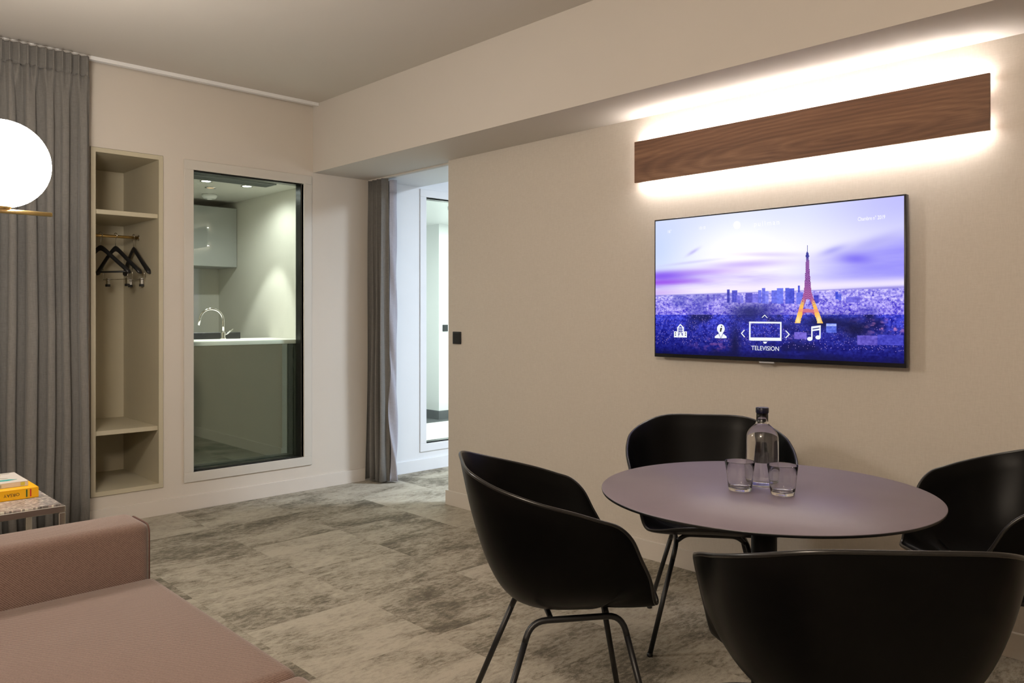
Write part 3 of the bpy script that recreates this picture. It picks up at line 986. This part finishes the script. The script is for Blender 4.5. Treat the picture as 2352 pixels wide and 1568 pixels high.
# lit lattice tower: half widths along its height (measuring-frame rows)
tower = [(510, 1.5), (560, 3), (572, 10), (600, 15), (604, 12), (640, 13), (720, 17), (800, 23), (860, 28), (905, 33), (912, 38), (925, 38), (935, 44), (1000, 66), (1040, 80), (1052, 84), (1150, 116)]
txc = lambda y: 1346 + (y - 510) * .012
for gi in range(GH):
    for gj in range(int(.56 * GW), int(.70 * GW)):
        q = np.linalg.inv(Hm) @ np.array([(gj + .5) / GW, (gi + .5) / GH, 1.0]) if False else None
        break
    break
Hi = np.linalg.inv(Hm)
den = Hi[2, 0] * S + Hi[2, 1] * Rr + Hi[2, 2]
PX = (Hi[0, 0] * S + Hi[0, 1] * Rr + Hi[0, 2]) / den
PY = (Hi[1, 0] * S + Hi[1, 1] * Rr + Hi[1, 2]) / den
hw = np.interp(PY, [t_[0] for t_ in tower], [t_[1] for t_ in tower])
ax = np.abs(PX - (1346 + (PY - 510) * .012 + np.clip(PY - 900, 0, 300) * .03))
intower = (PY > 508) & (PY < 1152) & (ax <= hw)
hole1 = (PY > 955) & (PY < 1035) & (ax < (PY - 955) * .42 + 12)
arch = (PY > 1062) & (ax < np.sqrt(np.clip(1 - ((1152 - PY) / 92) ** 2, 0, 1)) * 68)
intower &= ~hole1 & ~arch
tcol = lerp((40, 44, 150), (128, 62, 152), sstep(590, 650, PY))
tcol = lerp(tcol.reshape(-1, 3), (158, 74, 150), sstep(760, 930, PY).reshape(-1)).reshape(GH, GW, 3)
tcol = lerp(tcol.reshape(-1, 3), (255, 190, 90), (sstep(930, 1010, PY) * (ax > hw * .55)).reshape(-1)).reshape(GH, GW, 3)
tcol = lerp(tcol.reshape(-1, 3), (240, 140, 130), (((PY > 1035) & (PY < 1062)) * .6).reshape(-1)).reshape(GH, GW, 3)
lat = ((np.floor(PY / 9) + np.floor(PX / 5)) % 2)
tcol = tcol + ((lat - .5) * 90 * (PY > 610) * (PY < 1000))[..., None]
tcol = over(tcol, (255, 236, 170), gauss(*sr(1272, 1128), .009, .03) * .9)
tcol = over(tcol, (255, 236, 170), gauss(*sr(1442, 1128), .009, .03) * .9)
img = np.where(intower[..., None], tcol, img)
img = np.clip(img, 0, 255) / 255.0
lin = np.where(img <= .04045, img / 12.92, ((img + .055) / 1.055) ** 2.4)
# mesh
ys = np.linspace(sy0, sy1, GW + 1); zs = np.linspace(sz0, sz1, GH + 1)
YY, ZZ = np.meshgrid(ys, zs)
co = np.stack([np.full_like(YY, fx - .0006), YY, ZZ], -1).reshape(-1, 3)
ii, jj = np.meshgrid(np.arange(GW), np.arange(GH))
b0 = (jj * (GW + 1) + ii).ravel()
quads = np.stack([b0, b0 + GW + 1, b0 + GW + 2, b0 + 1], -1)
me = bpy.data.meshes.new('screen')
me.vertices.add(len(co)); me.vertices.foreach_set('co', co.ravel())
me.loops.add(quads.size); me.loops.foreach_set('vertex_index', quads.ravel())
me.polygons.add(len(quads)); me.polygons.foreach_set('loop_start', np.arange(0, quads.size, 4))
me.update(calc_edges=True)
ca = me.color_attributes.new('picture', 'FLOAT_COLOR', 'CORNER')
cols = np.concatenate([np.repeat(lin.reshape(-1, 3), 4, 0), np.ones((quads.size, 1))], 1).astype(np.float32)
ca.data.foreach_set('color', cols.ravel())
screen = obj('screen', me, MAT['screen_picture'], tv, 'bright screen with a purple sunset skyline and a lit lattice tower')

# on-screen icons and lettering: flat shapes laid on the screen
SX = fx - .0012
def pt(x, y):
    s, r = sr(x, y); return (sy0 + (sy1 - sy0) * s, sz0 + (sz1 - sz0) * r)
def flat(polys, name, mat=None, dx=0.0):
    m = M()
    for p in polys:
        q = [pt(*a) for a in p]
        m.add([(SX - dx, a[0], a[1]) for a in q], [tuple(range(len(q)))])
    return m.build(name, mat or MAT['screen_white'], screen)
def stroke(p, q, w):
    dx, dy = q[0] - p[0], q[1] - p[1]; L = math.hypot(dx, dy); nx, ny = -dy / L * w / 2, dx / L * w / 2
    return [(p[0] + nx, p[1] + ny), (q[0] + nx, q[1] + ny), (q[0] - nx, q[1] - ny), (p[0] - nx, p[1] - ny)]
def disc(cx_, cy_, rx, ry, n=24):
    return [(cx_ + rx * math.cos(2 * PI * k / n), cy_ + ry * math.sin(2 * PI * k / n)) for k in range(n)]
def rc(a, b, c_, d_):
    return [(a, b), (c_, b), (c_, d_), (a, d_)]
# building
flat([rc(246, 1232, 272, 1282), rc(328, 1232, 353, 1282), rc(272, 1200, 282, 1282), rc(318, 1200, 328, 1282), rc(284, 1268, 292, 1282), rc(308, 1268, 318, 1282),
      [(270, 1202), (298, 1168), (300, 1180), (280, 1204)], [(298, 1168), (330, 1200), (322, 1206), (298, 1180)],
      rc(288, 1246, 312, 1250), [(288, 1282), (288, 1262), (300, 1242), (312, 1262), (312, 1282)]]
     + [rc(286 + 12 * i, 1198 + 18 * j, 293 + 12 * i, 1209 + 18 * j) for i in range(3) for j in range(3)], 'building_icon')
flat([rc(254, 1240, 262, 1250), rc(254, 1258, 262, 1268), rc(338, 1240, 346, 1250), rc(338, 1258, 346, 1268)], 'building_icon_windows', MAT['tv_black'], .0003)['kind'] = 'stuff'
# concierge
flat([disc(634, 1206, 32, 38), [(612, 1232), (656, 1232), (634, 1284)], [(584, 1284), (584, 1270), (614, 1248), (632, 1286)], [(682, 1284), (682, 1270), (654, 1248), (636, 1286)]], 'concierge_icon')
me_i = None
flat([disc(640, 1186, 5, 6, 10), [(630, 1200), (645, 1198), (638, 1226), (642, 1228), (634, 1232), (626, 1230)]], 'concierge_letter', MAT['tv_black'], .0003)
# television symbol
flat([rc(868, 1144, 1136, 1158), rc(868, 1158, 880, 1300), rc(1124, 1158, 1136, 1302), rc(880, 1276, 1124, 1302), [(984, 1310), (1016, 1310), (1012, 1322), (1000, 1327), (988, 1322)]], 'television_icon')
flat([stroke((830, 1214), (804, 1244), 8), stroke((804, 1242), (832, 1274), 8)], 'left_arrow_icon')
flat([stroke((1170, 1216), (1201, 1248), 8), stroke((1201, 1246), (1170, 1278), 8)], 'right_arrow_icon')
flat([stroke((975, 1110), (997, 1088), 6), stroke((996, 1088), (1018, 1112), 6)], 'up_arrow_icon')
# note
flat([disc(1370, 1283, 22, 17), disc(1438, 1270, 22, 17), stroke((1387, 1284), (1387, 1186), 11), stroke((1454, 1270), (1454, 1172), 11), [(1382, 1180), (1460, 1168), (1460, 1186), (1382, 1198)], [(1382, 1206), (1460, 1194), (1460, 1208), (1382, 1220)]], 'music_icon')
def screen_text(body, x, y, px_h, mat, name, spacing=1.0, sxy=1.0):
    """lettering centred at measuring-frame point (x,y), cap height px_h"""
    a = pt(x, y - px_h / 2); b = pt(x, y + px_h / 2)
    hgt = abs(a[1] - b[1])
    me = text_mesh(body, hgt / .69, 0, 'CENTER', spacing)
    c0 = pt(x, y)
    for v in me.vertices:
        v.co = (SX, c0[0] - v.co.x * sxy, c0[1] + v.co.y - hgt / 2)
    return obj(name, me, mat, screen)
screen_text('TELEVISION', 1001, 1365, 36, MAT['screen_white'], 'caption', 1.0, .92)
screen_text('Chambre n° 2019', 1872, 276, 32, MAT['screen_faint'], 'room_caption', .95, .70)
screen_text('pullman', 1010, 325, 40, MAT['screen_faint'], 'hotel_caption', 1.35, .95)
flat([disc(766, 345, 30, 34)], 'hotel_emblem', MAT['screen_faint'])
screen_text('10:10', 478, 370, 26, MAT['screen_faint'], 'clock_caption', 1.0, .8)
screen_text('16°', 208, 402, 26, MAT['screen_faint'], 'weather_caption', 1.0, .8)

# ------------------------------------------------------------------ table
TC = (2.227, 1.215)
tb = thing('round_table', 'round dark grey pedestal dining table', 'table', (*TC, 0))
TR = .4915
M().lathe([(TR - .018, .7225), (TR - .003, .727), (TR, .731), (TR, .7335), (TR - .0015, .735), (.002, .735)], 128, capt=True).build('tabletop', MAT['table_laminate'], tb, 'thin dark laminate tabletop')
M().lathe([(TR - .017, .7224), (TR - .0015, .7262), (TR + .0003, .7310), (TR + .0003, .7334), (TR - .001, .7338), (TR - .001, .7270), (TR - .017, .7230)], 128, capb=False, capt=False).build('edge_band', MAT['black_metal'], tb, 'black bevelled edge')
M().lathe([(.16, .7145), (.16, .722)], 40).build('mounting_plate', MAT['black_metal'], tb)
M().lathe([(.038, .018), (.038, .7145)], 40).build('column', MAT['black_metal'], tb)
M().lathe([(.302, 0), (.305, .004), (.305, .010), (.298, .014), (.05, .018)], 72).build('base_plate', MAT['black_metal'], tb)

# ------------------------------------------------------------------ bottle and tumblers
def bottle():
    t = thing('water_bottle', 'clear glass water bottle with a dark blue cap behind two tumblers', 'bottle', (2.305, 1.264, .7354))
    outer = [(.030, 0.0), (.044, .0015), (.049, .008), (.050, .02), (.050, .138), (.0490, .151), (.0455, .163), (.038, .175), (.028, .184), (.0215, .190), (.0185, .197), (.0180, .229)]
    inner = [(.0160, .229), (.0162, .197), (.0190, .190), (.0255, .183), (.0355, .174), (.0430, .162), (.0465, .151), (.0474, .138), (.0472, .02), (.046, .011), (.040, .006), (.002, .0055)]
    M().lathe(outer + inner, 48, capb=True, capt=True).build('glass_body', MAT['clear_glass'], t)
    w = [(.002, .0053), (.0402, .0058), (.0463, .0109), (.0475, .02), (.0477, .138), (.0468, .151), (.0433, .162), (.0358, .174), (.0258, .183), (.0193, .190), (.002, .190)]
    M().lathe(w, 48).build('water', MAT['water'], t)
    M().lathe([(.0184, .225), (.0195, .226), (.0200, .228), (.0200, .240), (.0190, .2425), (.002, .243)], 36).build('cap', MAT['cap_blue'], t, 'dark blue screw cap')
    return t
bottle()
def tumbler(loc, label, rz):
    t = thing('tumbler', label, 'glass', (*loc, .7354), rz, 'tumblers on the dining table')
    def fac(r, z, a):
        k = min(1, z / .02)
        return r * (1 + .018 * k * math.cos(9 * a) * math.cos(40 * z + 1.5 * math.sin(2 * a)))
    prof = [(.030, 0), (.0335, .002), (.0350, .006), (.0375, .03), (.0405, .06), (.0445, .088), (.0440, .0893), (.0434, .088), (.0388, .06), (.0356, .03), (.0335, .014), (.030, .0105), (.002, .010)]
    M().lathe(prof, 72, capb=True, capt=True, fn=fac).build('glass_body', MAT['clear_glass'], t)
    return t
tumbler((2.176, 1.267), 'clear faceted tumbler left of the water bottle', .4)
tumbler((2.214, 1.148), 'clear faceted tumbler in front of the water bottle on the right', 1.1)

# ------------------------------------------------------------------ chairs
def rim_ctl():
    W, D, H, ah, sx_, lip, zf = .320, .276, .833, .715, .129, .258, .462
    return np.array([(-D, 0, H), (-D * .968, .5 * W, H - .003), (-D * .739, .797 * W, H - .03), (-D * .378, .962 * W, H - .03 - (H - .03 - ah) * .357), (0.0, W, ah + .028), (sx_ - .06, W, ah + .006),
                     (sx_ - .01, W * .985, ah - .012), (sx_ + .03, W * .95, ah - .05), (sx_ + .06, W * .90, ah - .11), (sx_ + .09, W * .845, ah - .17), (lip - .02, W * .78, zf + .015), (lip, W * .66, zf + .004), (lip + .012, W * .33, zf + .018), (lip + .014, 0, zf + .022)])
def rim_loop(nseg=5):
    Cc = rim_ctl()
    L = np.vstack([Cc, (Cc[1:-1] * [1, -1, 1])[::-1]])
    out = []; m = len(L)
    for i in range(m):
        p0, p1, p2, p3 = L[i - 1], L[i], L[(i + 1) % m], L[(i + 2) % m]
        for k in range(nseg):
            t = k / nseg
            out.append(.5 * ((2 * p1) + (p2 - p0) * t + (2 * p0 - 5 * p1 + 4 * p2 - p3) * t * t + (3 * p1 - p0 - 3 * p2 + p3) * t ** 3))
    return np.array(out)
def shell_mesh():
    R = rim_loop()
    n_ = len(R); nr = 20
    c0 = np.array([-.015, 0.0]); z0 = .412
    T = .0065
    def surf(off):
        pts = []
        for j in range(1, nr + 1):
            ph = (j / nr) ** .92 * PI / 2
            for p in R:
                hgt = p[2] - z0
                tall = min(1.0, max(0.0, hgt / .24))
                ne = 2.0 + .75 * tall
                a = math.sin(ph) ** (2 / ne); q = 1 - max(0.0, math.cos(ph)) ** (2 / ne)
                q = q * tall + (1 - tall) * a ** 1.9
                back = max(0.0, -p[0] / .285)
                l = (.10 + .10 * back) * tall
                a2 = a * (1 - l + l * q ** 1.6)
                xy = c0 + (p[:2] - c0) * a2
                # seat pan dips towards the back and crowns a little near the front lip
                z = z0 + hgt * q
                pts.append((xy[0], xy[1], z))
        return pts
    P = surf(0)
    v = [(c0[0], c0[1], z0)] + P
    f = [(0, 1 + k, 1 + (k + 1) % n_) for k in range(n_)]
    for j in range(nr - 1):
        for k in range(n_):
            l = (k + 1) % n_
            f.append((1 + j * n_ + k, 1 + (j + 1) * n_ + k, 1 + (j + 1) * n_ + l, 1 + j * n_ + l))
    m = M().add(v, f, True)
    me = m.mesh('shell')
    return me
shell_me = shell_mesh()
def bend(path, r, n=6):
    """round the corners of a polyline"""
    out = [Vector(path[0])]
    for i in range(1, len(path) - 1):
        p, a, b = Vector(path[i]), Vector(path[i - 1]), Vector(path[i + 1])
        u, w = (a - p).normalized(), (b - p).normalized()
        q0, q1 = p + u * r, p + w * r
        for k in range(n + 1):
            t = k / n
            out.append(q0 * (1 - t) ** 2 + p * 2 * t * (1 - t) + q1 * t * t)
    out.append(Vector(path[-1]))
    return out
def make_chair(label):
    t = thing('shell_chair', label, 'chair', (0, 0, 0), 0, 'black shell chairs around the round table')
    s = obj('shell', shell_me, MAT['black_plastic'], t)
    so = s.modifiers.new('thick', 'SOLIDIFY'); so.thickness = .0080; so.offset = 0.0
    bv = s.modifiers.new('edge', 'BEVEL'); bv.width = .0028; bv.segments = 2; bv.limit_method = 'ANGLE'; bv.angle_limit = math.radians(50)
    rl = rim_loop()
    M().tube([(p[0] * 1.004, p[1] * 1.006, p[2] + .0006) for p in rl], .0052, 8, closed=True).build('highlight_bead', MAT['highlight_plastic'], t, 'bead added along the shell rim to catch highlights')  # extra bead, added so the shell edge shows a bright line
    rt = .0092
    zr = .393
    fb, bb, ff, bf, wi, wo = .178, -.088, .264, -.231, .132, .232
    for sgn in (-1, 1):
        A_ = Vector((bf, sgn * wo, .006)); B_ = Vector((bb, sgn * wi, zr)); C_ = Vector((fb, sgn * wi, zr + .006)); D_ = Vector((ff, sgn * wo, .006))
        k = .86
        P1 = A_.lerp(B_, k); P2 = D_.lerp(C_, k)
        M().tube(bend([P1, B_, C_, P2], .045), rt, 12).build('side_rail', MAT['black_metal'], t)
        for foot, top in ((A_, P1), (D_, P2)):
            lg = M().tube([foot, top], rt, 12).build('leg', MAT['black_metal'], t)
            M().lathe([(.0105, 0), (.0115, .002), (.0105, .014)], 14, c=(foot.x, foot.y, 0)).build('foot_glide', MAT['black_matte'], lg)
    for fx_ in (-.03, .135):
        M().tube(bend([(fx_, -wi, zr + .002), (fx_, -wi * .72, .400 if fx_ < 0 else .424), (fx_, wi * .72, .400 if fx_ < 0 else .424), (fx_, wi, zr + .002)], .02), .0085, 10).build('cross_bar', MAT['black_metal'], t)
    return t
poses = [((1.760, 1.657), -.636, 'black shell armchair left of the round table, seen from its side'),
         ((2.765, 1.750), -2.504, 'black shell armchair behind the round table under the television'),
         ((1.732, .738), .755, 'black shell armchair nearest the camera with its back turned'),
         ((2.904, .728), 2.266, 'black shell armchair at the right edge, facing the table')]
ch0 = make_chair(poses[0][2])
ch0.location = (*poses[0][0], 0); ch0.rotation_euler = (0, 0, poses[0][1])
for (p, a, lb) in poses[1:]:
    dup(ch0, (*p, 0), a, lb)

# ------------------------------------------------------------------ sofa
SXF, SY1, SY0 = .930, 2.82, 0.55
sf = thing('sofa', 'dusty pink twill sofa with a low square arm', 'sofa', (0, 0, 0))
AR = 2.632
M().rbox(-.14, SXF - .008, AR, SY1, .10, .609, .032, 5).build('armrest', MAT['twill'], sf)
M().rbox(-.14, SXF - .008, SY0, SY0 + .188, .10, .609, .032, 5).build('armrest', MAT['twill'], sf)
M().rbox(-.14, SXF - .03, SY0 + .19, AR - .002, .10, .27, .015, 3).build('base', MAT['twill'], sf)
M().rbox(-.32, -.14, SY0, SY1, .10, .80, .035, 5).build('backrest', MAT['twill'], sf)
def cushion(ya, yb):
    xa, xb, za, zb = -.138, SXF + .004, .272, .437
    m = M().rbox(xa, xb, ya, yb, za, zb, .03, 5)
    return m
def soft(m, ya, yb):
    # subdivided top with slight crown
    out = M()
    nx_, ny_ = 26, 26
    xa, xb, za, zb = -.138, SXF + .004, .272, .437
    def rnd(t, L, r=.035):
        return min(t, L - t)
    def top(i, j):
        u, v = i / (nx_ - 1), j / (ny_ - 1)
        x = xa + (xb - xa) * (u); y = ya + (yb - ya) * v
        e_ = min(min(u, 1 - u) * (xb - xa), min(v, 1 - v) * (yb - ya))
        r = .032
        dz = 0 if e_ > r else -(r - math.sqrt(max(0, r * r - (r - e_) ** 2)))
        return (x, y, zb + dz + .006 * math.sin(PI * u) * math.sin(PI * v))
    return out
M_c = []
for (ya, yb) in ((1.694, AR - .002), (SY0 + .192, 1.688)):
    c_ = cushion(ya, yb).build('seat_cushion', MAT['twill'], sf)
for (x, y) in ((-.25, SY0 + .09), (-.25, SY1 - .09), (.82, SY0 + .09), (.82, SY1 - .09)):
    M().lathe([(.016, 0), (.022, .10)], 16, c=(x, y, 0)).build('leg', MAT['black_metal'], sf)
# seam piping down the front edge of the far arm
M().tube(bend([(SXF - .010, AR + .010, .115), (SXF - .010, AR + .010, .598), (SXF - .010, SY1 - .010, .598), (SXF - .010, SY1 - .010, .115)], .03), .0028, 8).build('piping', MAT['sofa_piping'], sf)

# ------------------------------------------------------------------ side table with books
st = thing('side_table', 'small chrome side table with a mosaic top beside the grey curtain', 'side table', (.33, 3.21, 0))
TW, TD, THt = .495, .50, .583
M().box(.012, TW - .012, .012, TD - .012, THt - .005, THt).build('tabletop', MAT['mosaic'], st, 'mosaic patterned top')
for (a, b, c_, d_) in ((0, TW, 0, .020), (0, TW, TD - .020, TD), (0, .020, .020, TD - .020), (TW - .020, TW, .020, TD - .020)):
    M().rbox(a, b, c_, d_, THt - .030, THt - .0055, .002, 1).build('frame_rail', MAT['chrome'], st)
for (a, c_) in ((0, 0), (TW - .022, 0), (0, TD - .022), (TW - .022, TD - .022)):
    M().rbox(a, a + .022, c_, c_ + .022, 0, THt - .0302, .002, 1).build('leg', MAT['chrome'], st)

def book(name, label, x0_, x1_, y0_, y1_, z0_, hgt, cover):
    t = thing(name, label, 'book', (x0_, y0_, z0_))
    w, d_ = x1_ - x0_, y1_ - y0_
    c_ = .003
    M().rbox(0, w, 0, d_, 0, c_, .001, 1).build('back_cover', cover, t)
    M().rbox(0, w, 0, d_, hgt - c_, hgt, .001, 1).build('front_cover', cover, t)
    M().box(0, w, -.0002, c_, c_, hgt - c_).build('spine', cover, t)
    M().box(.003, w - .003, c_, d_ - .004, c_ + .0003, hgt - c_ - .0003).build('pages', MAT['paper'], t)
    return t
B1 = (.50, .782, 3.40, 3.62, .5835, .039)
b1 = book('book', 'thick yellow book lying on the side table with lettering on its spine', *B1, MAT['book_yellow'])
# lettering on the spine is upside down as the book lies
def spine_text(body, size, cx_, mat):
    me = text_mesh(body, size, 0, 'CENTER', 1.0)
    for v in me.vertices:
        v.co = (cx_ - v.co.x, -.0010, B1[5] / 2 - v.co.y + size * .34)
    return obj('spine_lettering', me, mat, b1)
spine_text('ORSAY', .0165, B1[1] - B1[0] - .088, MAT['ink_black'])
spine_text('MUSÉE', .0165, B1[1] - B1[0] - .150, MAT['ink_purple'])
M().box(.240, .245, -.0012, -.0004, .006, .034).build('spine_bar', MAT['ink_green'], b1)
M().box(.253, .258, -.0012, -.0004, .006, .034).build('spine_bar', MAT['ink_red'], b1)
B2 = (.47, .757, 3.445, 3.662, .5835 + .0395, .020)
b2 = book('book', 'white paperback with coloured shapes on top of the yellow book', *B2, MAT['book_white'])
def blot(pts, mat):
    M().prism(pts, 'z', .0202, .0206).build('cover_shape', mat, b2)
blot([(.185, .045), (.225, .035), (.262, .050), (.235, .066), (.192, .066)], MAT['ink_teal'])
blot([(.17, .165), (.215, .155), (.232, .170), (.185, .185)], MAT['ink_lime'])
blot([(.155, .10), (.185, .082), (.198, .092), (.165, .115)], MAT['ink_lime'])
blot([(.195, .105), (.235, .088), (.242, .095), (.202, .114)], MAT['ink_grey'])
blot([(.155, .030), (.176, .028), (.176, .048), (.155, .050)], MAT['ink_pink'])
blot([(.225, .195), (.262, .188), (.266, .196), (.230, .203)], MAT['ink_grey'])
blot([(.13, .13), (.165, .125), (.168, .145), (.135, .15)], MAT['ink_pink'])
M().box(.185, .20, -.0012, -.0004, .003, .014).build('spine_mark', MAT['ink_grey'], b2)
M().box(.262, .276, -.0012, -.0004, .004, .016).build('spine_mark', MAT['ink_lime'], b2)

# ------------------------------------------------------------------ globe lamps
def globe_lamp(loc, label, zc, r, arm):
    t = thing('globe_lamp', label, 'floor lamp', loc)
    gx = arm[0]
    M().lathe([(.13, 0), (.13, .014), (.125, .018), (.012, .020)], 48).build('base', MAT['brass'], t)
    M().tube([(0, 0, .02), (0, 0, zc - r - .012)], .0085, 14).build('stem', MAT['brass'], t)
    M().tube([(-.0085, 0, zc - r - .012), (arm[1], 0, zc - r - .012)], .0085, 14).build('arm', MAT['brass'], t)
    g = M()
    prof = [(max(.001, r * math.sin(PI * k / 40)), zc - r * math.cos(PI * k / 40)) for k in range(41)]
    g.lathe(prof, 64, c=(gx, 0, 0)).build('globe', MAT['globe_glow'], t, 'glowing opal glass globe')
    M().lathe([(.03, zc - r - .004), (.034, zc - r + .004), (.03, zc - r + .010)], 24, c=(gx, 0, 0)).build('collar', MAT['brass'], t)
    return t
globe_lamp((.17, 3.447, 0), 'brass floor lamp with a glowing opal globe over the side table', 1.832, .163, (.50, .668))
# unseen pendant globe over the sofa, added to lighten the ceiling
pd = thing('fill_pendant', 'unseen opal globe pendant added over the sofa to lighten the ceiling', 'pendant lamp', (-.35, .45, ZC))
M().lathe([(.055, -.0005), (.055, -.022), (.012, -.03)], 28).build('canopy', MAT['brass'], pd)
M().tube([(0, 0, -.03), (0, 0, -.30)], .004, 8).build('cord', MAT['black_matte'], pd)
M().lathe([(.03, -.32), (.034, -.31), (.012, -.295)], 24).build('collar', MAT['brass'], pd)
M().lathe([(max(.001, .21 * math.sin(PI * k / 32)), -.53 - .21 * math.cos(PI * k / 32)) for k in range(33)], 48).build('globe', MAT['fill_pendant_glow'], pd)
